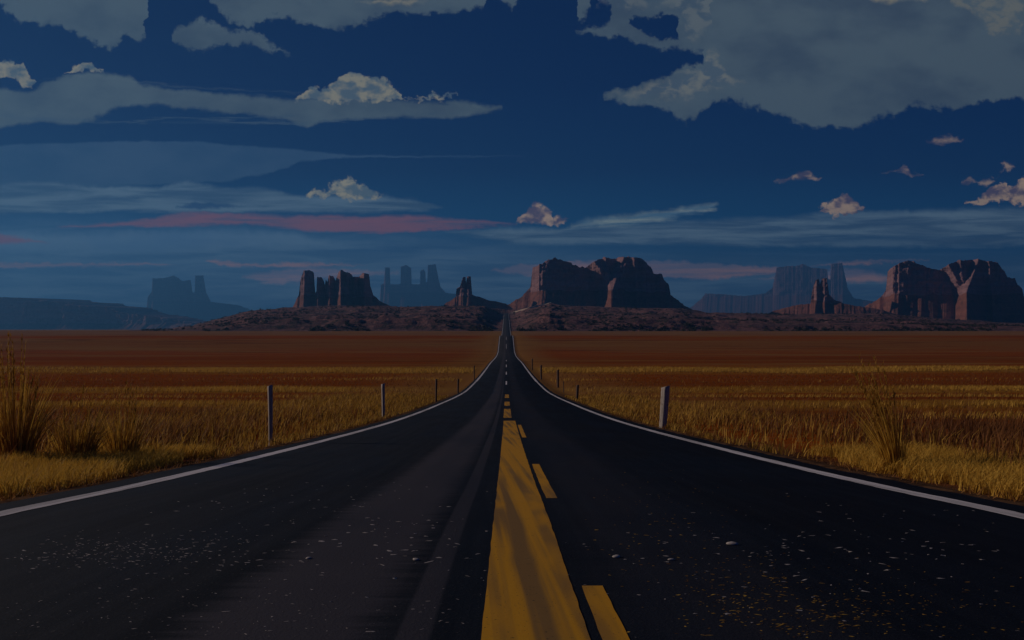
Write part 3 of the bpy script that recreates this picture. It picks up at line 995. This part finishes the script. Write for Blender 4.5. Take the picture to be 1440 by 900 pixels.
def scatter(n, d0, d1, xmin=5.3, side=0, power=1.0, xmax=None):
    """points in view, beside the road"""
    k = int(n * 2.2)
    d = d0 + (d1 - d0) * rng.uniform(0, 1, k) ** power
    lim = 0.66 * d + 3
    if xmax:
        lim = np.minimum(lim, xmax)
    x = rng.uniform(-1, 1, k) * lim
    ok = np.abs(x) > xmin
    if side:
        ok &= np.sign(x) == side
    x, d = x[ok][:n], d[ok][:n]
    return x, d


def verge(n, d0, d1, x0, x1, side, pw=1.0):
    d = rng.uniform(d0, d1, n)
    off = x0 + (x1 - x0) * rng.uniform(0, 1, n) ** pw
    return side * off, d


gold_g, dull_g = Grass(), Grass()
# bright short grass along the near verges, with a ragged roadside edge
for side in (-1, 1):
    x, d = verge(30000, 5.5, 17, 5.55, 8.4, side)
    keep = np.abs(x) > 5.95 + 0.38 * fbm(d * 1.3, d * 0, oct=4, seed=80 + side) + 0.05 * rng.normal(size=len(x)) + 0.5 * sstep(12, 17, d)
    x, d = x[keep], d[keep]
    gold_g.add(blades(x, d, rng.uniform(0.14, 0.34, len(x)), rng.uniform(0.010, 0.018, len(x)), lean=(0.15, -0.15), spread=0.4, tint_=rng.uniform(0.62, 1, len(x))))
    # straggling roadside tufts
    x, d = verge(3200, 6, 40, 5.25, 6.1, side)
    kp = fbm(x * 2.0, d * 0.8, oct=3, seed=84) > 0.0
    x, d = x[kp], d[kp]
    dull_g.add(blades(x, d, rng.uniform(0.05, 0.16, len(x)), 0.012, lean=(0.2, -0.1), spread=0.9))
    # taller golden grass following the road into the dip
    x, d = verge(17000 if side < 0 else 9000, 15, 75, 5.5, 15 if side < 0 else 11, side, 1.6)
    keep = rng.uniform(0, 1, len(x)) < 0.35 + 0.8 * (fbm(x / 2.2, d / 3.5, oct=3, seed=90) > -0.1)
    x, d = x[keep], d[keep]
    gold_g.add(blades(x, d, rng.uniform(0.25, 0.6, len(x)) * (0.45 + 0.55 * sstep(5.5, 8, np.abs(x))), 0.018 + d * 0.0006, lean=(0.2, 0), spread=0.3, tint_=rng.uniform(0, 0.85, len(x))))
# brown standing grass behind the verge
x, d = scatter(62000, 9, 40, 7.6)
keep = rng.uniform(0, 1, len(x)) < np.clip((0.55 + 0.9 * fbm(x / 3.0, d / 5.0, oct=3, seed=95)) * (1 - 0.75 * sstep(14, 30, d)) * np.where(x > 0, 0.75, 1.0), 0.04, 1)
x, d = x[keep], d[keep]
dull_g.add(blades(x, d, rng.uniform(0.2, 0.62, len(x)), 0.012 + d * 0.0007, lean=(0.18, 0), spread=0.28, tint_=np.clip(rng.uniform(0, 1, len(x)) * (0.75 + 0.5 * fbm(x / 5, d / 7, oct=2, seed=96)), 0, 1)))
# thin grass over the middle field
x, d = scatter(26000, 34, 200, 8, power=0.8)
dull_g.add(blades(x, d, rng.uniform(0.12, 0.32, len(x)), 0.02 + d * 0.0005, lean=(0.25, 0), spread=0.3, tint_=rng.uniform(0.2, 0.6, len(x))))
# golden bands of taller grass
for (d0, d1, cnt, h0, h1, sd) in ((51, 58, 24000, 0.22, 0.5, 1), (87, 98, 28000, 0.25, 0.6, 2), (163, 188, 42000, 0.3, 0.75, 3), (71, 74, 3500, 0.2, 0.4, 4), (120, 129, 6000, 0.25, 0.5, 5), (36, 41, 8000, 0.2, 0.4, 6)):
    x, d = scatter(cnt, d0, d1, 7)
    w_ = fbm(x / 45, x * 0 + sd, oct=3, seed=100 + sd)
    d = d + w_ * (d1 - d0) * 0.5
    keep = rng.uniform(0, 1, len(x)) < np.clip(0.45 + 2.2 * fbm(x / (10 + d * 0.22) + sd, d / (3 + d * 0.05), oct=3, seed=104 + sd), 0.05, 1) * (0.55 + 0.45 * sstep(0, 0.5, np.abs(x) / d))
    x, d = x[keep], d[keep]
    gold_g.add(blades(x, d, rng.uniform(h0, h1, len(x)), 0.016 + d * 0.00042, lean=(0.35, 0), spread=0.25, tint_=rng.uniform(0.3, 1.0, len(x))))
tag(gold_g.build('golden_grass', gold_m), 'golden dry grass along the verges and in bands across the field', 'grass', kind='stuff')
tag(dull_g.build('brown_grass', dull_m), 'thin brown dry grass standing over the red field', 'grass', kind='stuff')


def tuft(px, py, height, n, rad, lean, label, droop=0.5, plume=0, plume_h=1.3, seed=0, dark=0.0):
    r = np.random.default_rng(seed)
    x0, y0, z0 = at(px, py)
    root = empty('grass_tuft', (x0, y0, z0))
    tag(root, label, 'grass tuft', 'tall grass tufts beside the road')

    def clump(nb, hh, wd, dr, sp, ln):
        nseg = 7
        ang = r.uniform(0, 2 * np.pi, nb)
        rr = rad * np.sqrt(r.uniform(0, 1, nb))
        bx, by = rr * np.cos(ang), rr * np.sin(ang) * 0.8
        h_ = hh * r.uniform(0.45, 1.0, nb)
        out_ = sp * r.uniform(0.2, 1.2, nb) * h_ * (0.3 + rr / rad)
        dxy = np.stack([np.cos(ang) * out_ + ln[0] * h_, np.sin(ang) * out_ + ln[1] * h_], -1)
        dro = dr * r.uniform(0, 1, nb) ** 2
        wa = r.uniform(0, 2 * np.pi, nb)
        V_ = np.empty((nb, nseg + 1, 2, 3))
        for k in range(nseg + 1):
            s_ = k / nseg
            zz = h_ * (s_ - dro * 0.55 * s_ ** 2.6)
            xx_ = bx + dxy[:, 0] * (0.35 * s_ + 0.65 * s_ * s_) * (1 + dro)
            yy_ = by + dxy[:, 1] * (0.35 * s_ + 0.65 * s_ * s_) * (1 + dro)
            wk = wd * (1 - s_ ** 2 * 0.92) / 2
            V_[:, k, 0] = np.stack([xx_ - np.cos(wa) * wk, yy_ - np.sin(wa) * wk, zz], -1)
            V_[:, k, 1] = np.stack([xx_ + np.cos(wa) * wk, yy_ + np.sin(wa) * wk, zz], -1)
        b0 = (np.arange(nb) * (nseg + 1) * 2)[:, None] + np.arange(nseg)[None, :] * 2
        q_ = np.stack([b0, b0 + 1, b0 + 3, b0 + 2], -1).reshape(-1, 4)
        c_ = np.repeat(np.clip(r.uniform(0, 0.8, nb) - dark + 0.25 * (dro < 0.3), 0, 1), (nseg + 1) * 2)
        return V_.reshape(-1, 3), q_, c_, V_

    V_, q_, c_, _ = clump(n, height, 0.018, droop, 0.35, lean)
    mesh_np('blades', V_, q_, gold_m, root, attr={'tint': c_})
    if plume:
        V1, q1, c1, raw = clump(plume, plume_h, 0.02, 0.08, 0.12, lean)
        # feathery heads on the stalks
        tips, ts = [], []
        for k in range(plume):
            for jx in range(26):
                s_ = r.uniform(4.2, 7.0)
                i_ = min(int(s_), 6)
                p = raw[k, i_].mean(0) * (1 - (s_ - i_)) + raw[k, i_ + 1].mean(0) * (s_ - i_)
                aa = r.uniform(0, 6.28)
                L = r.uniform(0.05, 0.11)
                e_ = p + np.array([math.cos(aa) * 0.03, math.sin(aa) * 0.03, L])
                wv_ = np.array([math.sin(aa), -math.cos(aa), 0]) * 0.010
                tips += [p - wv_, p + wv_, e_]
        tv = np.array(tips)
        tf = np.arange(len(tv)).reshape(-1, 3) + len(V1)
        mesh_np('seed_stalks', np.concatenate([V1, tv]), [q1, tf], gold_m, root, attr={'tint': np.concatenate([c1, np.full(len(tv), 0.35 - dark * 0.5)])})
    return root


tuft(20, 650, 1.75, 330, 0.30, (0.0, 0), 'tallest feathery grass tuft, at the left edge of the view', 0.8, 34, 2.35, seed=1, dark=0.0)
tuft(108, 646, 1.15, 260, 0.30, (0.08, 0), 'dense rounded grass tuft with short dark blades beside the tallest one', 0.7, 9, 1.45, seed=2, dark=0.08)
tuft(172, 642, 1.2, 200, 0.26, (0.02, 0), 'loose upright grass tuft with thin pale stalks, nearest the left fence post', 0.5, 14, 1.55, seed=3, dark=0.0)
tuft(1258, 656, 1.35, 120, 0.13, (-0.22, 0), 'grass tuft leaning left with tall fanned stalks on the right verge', 0.3, 30, 1.95, seed=4, dark=0.0)

# dark scrub on the hills
nb = 6500
spx = rng.uniform(200, 1460, nb)
sd_ = 940 + 830 * rng.uniform(0, 1, nb) ** 1.6
sx_ = (spx - CX) / F * sd_
keep = (fbm(sx_ / 70, sd_ / 50, oct=3, seed=120) > -0.15 + 0.4 * sstep(940, 1500, sd_)) & (np.abs(sx_) > 14)
sx_, sd_ = sx_[keep], sd_[keep]
nb = len(sx_)
bh = rng.uniform(0.8, 2.6, nb) * (1 + 0.4 * (sd_ < 990))
lf = 34
cx_ = np.repeat(sx_, lf)
cy_ = np.repeat(sd_, lf)
cz_ = np.repeat(hill_z(sx_, sd_), lf)
hh_ = np.repeat(bh, lf)
N = len(cx_)
th = rng.uniform(0, 2 * np.pi, N)
ph = np.arccos(rng.uniform(-0.2, 1, N))
rr = rng.uniform(0.45, 1.0, N)
pc = np.stack([cx_ + hh_ * 0.9 * rr * np.sin(ph) * np.cos(th), cy_ + hh_ * 0.9 * rr * np.sin(ph) * np.sin(th), cz_ + hh_ * (0.15 + 0.85 * rr * np.cos(ph))], -1)
sz_ = hh_[:, None, None] * rng.uniform(0.25, 0.5, (N, 1, 1))
tri = pc[:, None, :] + rng.normal(0, 0.7, (N, 3, 3)) * sz_
tag(mesh_np('scrub', tri.reshape(-1, 3), np.arange(N * 3).reshape(-1, 3), scrub_m, attr={'tint': np.repeat(np.clip(np.repeat(rng.uniform(0, 1, nb), lf) + rng.normal(0, 0.15, N), 0, 1), 3)}),
    'dark desert scrub scattered over the red hills', 'scrub', kind='stuff')

# ------------------------------------------------------------------ fence posts
pm, t, b, P = mat_new('weathered_wood')
tcn = t.n.new('ShaderNodeTexCoord').outputs['Object']
gr = t.noise(t.scale(tcn, (45.0, 45.0, 2.5)), 1.0, 5, 0.65)
gb = t.noise(tcn, 7.0, 4, 0.6)
cw = t.mix(t.rng(gr, 0.35, 0.65), (0.48, 0.43, 0.40, 1), (0.27, 0.23, 0.20, 1))
cw = t.mix(t.rng(gb, 0.55, 0.7, 0, 0.6), cw, (0.12, 0.09, 0.07, 1))
t.l.new(cw, b.inputs['Base Color'])
b.inputs['Roughness'].default_value = 0.9
bump(t, b, gr, 0.8, 0.01)
pb, t, b, P = mat_new('dark_wood')
tcn = t.n.new('ShaderNodeTexCoord').outputs['Object']
gr = t.noise(t.scale(tcn, (45.0, 45.0, 2.5)), 1.0, 5, 0.65)
t.l.new(t.mix(t.rng(gr, 0.35, 0.65), (0.13, 0.075, 0.05, 1), (0.06, 0.036, 0.026, 1)), b.inputs['Base Color'])
b.inputs['Roughness'].default_value = 0.9
bump(t, b, gr, 0.8, 0.01)


def post(px, py, h, r0, label, mat, tilt=(0, 0), taper=0.8, square=True, seed=0, rot=0.5):
    rr_ = np.random.default_rng(seed)
    x0, y0, z0 = at(px, py)
    ns, nr = 16, 16
    V_ = []
    for k in range(nr):
        s_ = k / (nr - 1)
        zz = -0.25 + (h + 0.25) * s_
        wob = 0.02 * math.sin(3.1 * s_ + seed) * h * 0.3
        for j in range(ns):
            a_ = 2 * math.pi * j / ns
            rad = r0 * (taper + (1 - taper) * s_)
            if square:
                rad *= 1 / max(abs(math.cos(a_)), abs(math.sin(a_))) ** 0.75 * 0.92
            rad *= 1 + 0.06 * math.sin(a_ * 5 + 2 * s_ + seed) + rr_.normal(0, 0.02)
            slope = 0.35 * r0 * math.cos(a_ + 0.8) * (1 if k == nr - 1 else 0)
            V_.append((rad * math.cos(a_ + rot) + wob, rad * math.sin(a_ + rot), zz + slope))
    V_.append((V_[-1][0] * 0 + 0.02 * math.sin(3.1 + seed) * h * 0.3, 0, h + 0.012))
    f4 = []
    for k in range(nr - 1):
        for j in range(ns):
            f4.append((k * ns + j, k * ns + (j + 1) % ns, (k + 1) * ns + (j + 1) % ns, (k + 1) * ns + j))
    f3 = [((nr - 1) * ns + j, (nr - 1) * ns + (j + 1) % ns, nr * ns) for j in range(ns)]
    o = mesh_np('fence_post', np.array(V_), [np.array(f4), np.array(f3)], mat)
    o.location = (x0, y0, z0)
    o.rotation_euler = (tilt[0], tilt[1], 0)
    tag(o, label, 'fence post', 'fence posts along the road')
    return o


def post_px(px, ytop, ybot):
    x0, y0, z0 = at(px, ybot)
    return (ybot - ytop) / F * y0


PL = [(380, 538, 623, 0.062, 'tall pale weathered post nearest on the left verge, thinner at its foot', pm, (0, 0.0), 0.62),
      (539, 538, 587, 0.075, 'pale post second from the front on the left verge', pm, (0, 0.0), 0.8),
      (613, 533, 565, 0.075, 'thin dark post third from the front on the left verge', pb, (0, 0.03), 0.8),
      (644, 533, 553, 0.09, 'short dark post beside the bend of the left white line', pb, (0, 0.02), 0.9),
      (667, 514, 534, 0.08, 'faint farthest post on the left verge', pb, (0, 0), 0.9),
      (932, 543, 601, 0.125, 'thick pale post standing alone on the right verge, leaning slightly right', pm, (0, 0.06), 0.85),
      (811, 540, 562, 0.105, 'dark leaning post closest to the thick pale one on the right', pb, (0, 0.06), 0.9),
      (792.5, 535, 551, 0.045, 'thin short dark stake between two dark posts on the right', pb, (0, 0), 0.9),
      (784.5, 519, 544, 0.14, 'tallest dark post among the far right-hand posts', pb, (0, 0.01), 0.9),
      (761, 513, 533, 0.14, 'small reddish dark post far along the right white line', pb, (0, 0), 0.9),
      (748.5, 504, 520, 0.13, 'faint farthest post on the right verge', pb, (0, 0), 0.9)]
for i_, (px, y0_, y1_, r0, lb, mt, tl, tp) in enumerate(PL):
    post(px, y1_, post_px(px, y0_, y1_), r0, lb, mt, tl, tp, True, i_, rot=0.55)

# ------------------------------------------------------------------ loose stones and litter on the road
sm, t, b, P = mat_new('pale_stone')
t.l.new(t.mix(t.rng(t.noise(P, 40.0, 4, 0.6), 0.35, 0.65), (0.30, 0.27, 0.26, 1), (0.50, 0.46, 0.43, 1)), b.inputs['Base Color'])
b.inputs['Roughness'].default_value = 0.8


def pebble(px, py, r0, label, seed):
    rr_ = np.random.default_rng(seed)
    x0, y0, z0 = at(px, py)
    nu_, nv_ = 12, 7
    V_ = []
    ph = rr_.uniform(0, 6.28, 4)
    for k in range(nv_):
        la = math.pi * k / (nv_ - 1)
        for j in range(nu_):
            a_ = 2 * math.pi * j / nu_
            q_ = r0 * (1 + 0.14 * math.sin(2 * a_ + ph[0]) + 0.09 * math.sin(3 * a_ + ph[1] + la))
            V_.append((q_ * 1.35 * math.sin(la) * math.cos(a_), q_ * math.sin(la) * math.sin(a_), r0 * 0.42 * math.cos(la)))
    f4 = [(k * nu_ + j, (k + 1) * nu_ + j, (k + 1) * nu_ + (j + 1) % nu_, k * nu_ + (j + 1) % nu_) for k in range(nv_ - 1) for j in range(nu_)]
    o = mesh_np('pebble', np.array(V_), np.array(f4), sm, smooth=True)
    o.location = (x0, y0, float(roadz(y0)) + 0.02 + r0 * 0.3)
    o.rotation_euler = (0, 0, rr_.uniform(-0.5, 0.5))
    tag(o, label, 'pebble', 'loose pebbles on the road')


pebble(585, 792, 0.018, 'small pale pebble on the left lane near the light wheel track', 1)
pebble(944, 792, 0.016, 'round pale pebble on the right lane between two flatter ones', 2)
pebble(1030, 770, 0.030, 'largest flat pale pebble on the right lane', 3)
pebble(867, 788, 0.022, 'dull grey pebble on the right lane nearest the yellow line', 4)
pebble(434, 790, 0.016, 'grey pebble on the left lane, farthest left', 5)


def flecks(name, spots, mat, label, cat):
    VV, FF, off, TT = [], [], 0, []
    for (px, py, sx, sy, n, s0, s1) in spots:
        k = 0
        while k < n:
            qx, qy = rng.normal(px, sx), rng.normal(py, sy)
            if qy < 590 or qy > 935:
                continue
            k += 1
            x0, y0, z0 = at(qx, qy)
            if abs(x0) > 4.4:
                continue
            z0 = float(roadz(y0)) + 0.0215
            m_ = rng.integers(4, 7)
            a_ = np.sort(rng.uniform(0, 6.28, m_))
            r_ = rng.uniform(s0, s1) * rng.uniform(0.6, 1.3, m_)
            el = rng.uniform(1.2, 3.6)
            ro = rng.uniform(-0.7, 0.7)
            ex, ey = r_ * np.cos(a_) * el, r_ * np.sin(a_)
            top = np.stack([x0 + ex * math.cos(ro) - ey * math.sin(ro), y0 + ex * math.sin(ro) + ey * math.cos(ro), np.full(m_, z0)], -1)
            tip = np.array([[x0, y0, z0 + rng.uniform(0.3, 0.8) * s0]])
            VV.append(np.concatenate([top, tip]))
            TT.append(np.full(m_ + 1, rng.uniform(0, 1)))
            FF.append(np.array([(off + j, off + (j + 1) % m_, off + m_) for j in range(m_)]))
            off += m_ + 1
    o = mesh_np(name, np.concatenate(VV), np.concatenate(FF), mat, attr={'tint': np.concatenate(TT)})
    tag(o, label, cat, kind='stuff')


flecks('gravel', [(140, 780, 70, 14, 260, 0.003, 0.007), (310, 775, 60, 20, 120, 0.003, 0.008), (420, 705, 110, 16, 70, 0.004, 0.010), (700, 800, 400, 60, 200, 0.003, 0.008), (1150, 770, 160, 40, 140, 0.004, 0.012), (300, 870, 220, 25, 150, 0.002, 0.005), (560, 755, 80, 25, 50, 0.006, 0.014)], sm,
       'pale gravel chips scattered over the dark asphalt', 'gravel')
flecks('grass_litter', [(1040, 840, 60, 30, 240, 0.003, 0.007), (1160, 870, 60, 20, 200, 0.003, 0.006), (930, 740, 60, 50, 160, 0.003, 0.008), (1300, 860, 100, 25, 120, 0.003, 0.006)], gold_m,
       'golden bits of dry grass littering the right lane', 'grass litter')

# ------------------------------------------------------------------ air
hm = bpy.data.materials.new('haze_air')
hm.use_nodes = True
t = NT(hm.node_tree)
t.n.clear()
mo = t.n.new('ShaderNodeOutputMaterial')
pv = t.n.new('ShaderNodeVolumePrincipled')
pv.inputs['Color'].default_value = (0.12, 0.44, 0.98, 1)
pv.inputs['Density'].default_value = HAZE_D
pv.inputs['Anisotropy'].default_value = 0.3
t.l.new(pv.outputs[0], mo.inputs['Volume'])
lo, hi = (-15900, -55, -40), (15900, 15000, HAZE_TOP)
hv = np.array([[lo[0], lo[1], lo[2]], [hi[0], lo[1], lo[2]], [hi[0], hi[1], lo[2]], [lo[0], hi[1], lo[2]], [lo[0], lo[1], hi[2]], [hi[0], lo[1], hi[2]], [hi[0], hi[1], hi[2]], [lo[0], hi[1], hi[2]]], float)
hf = np.array([(0, 3, 2, 1), (4, 5, 6, 7), (0, 1, 5, 4), (1, 2, 6, 5), (2, 3, 7, 6), (3, 0, 4, 7)])
hz_o = mesh_np('haze', hv, hf, hm)
tag(hz_o, kind='stuff')
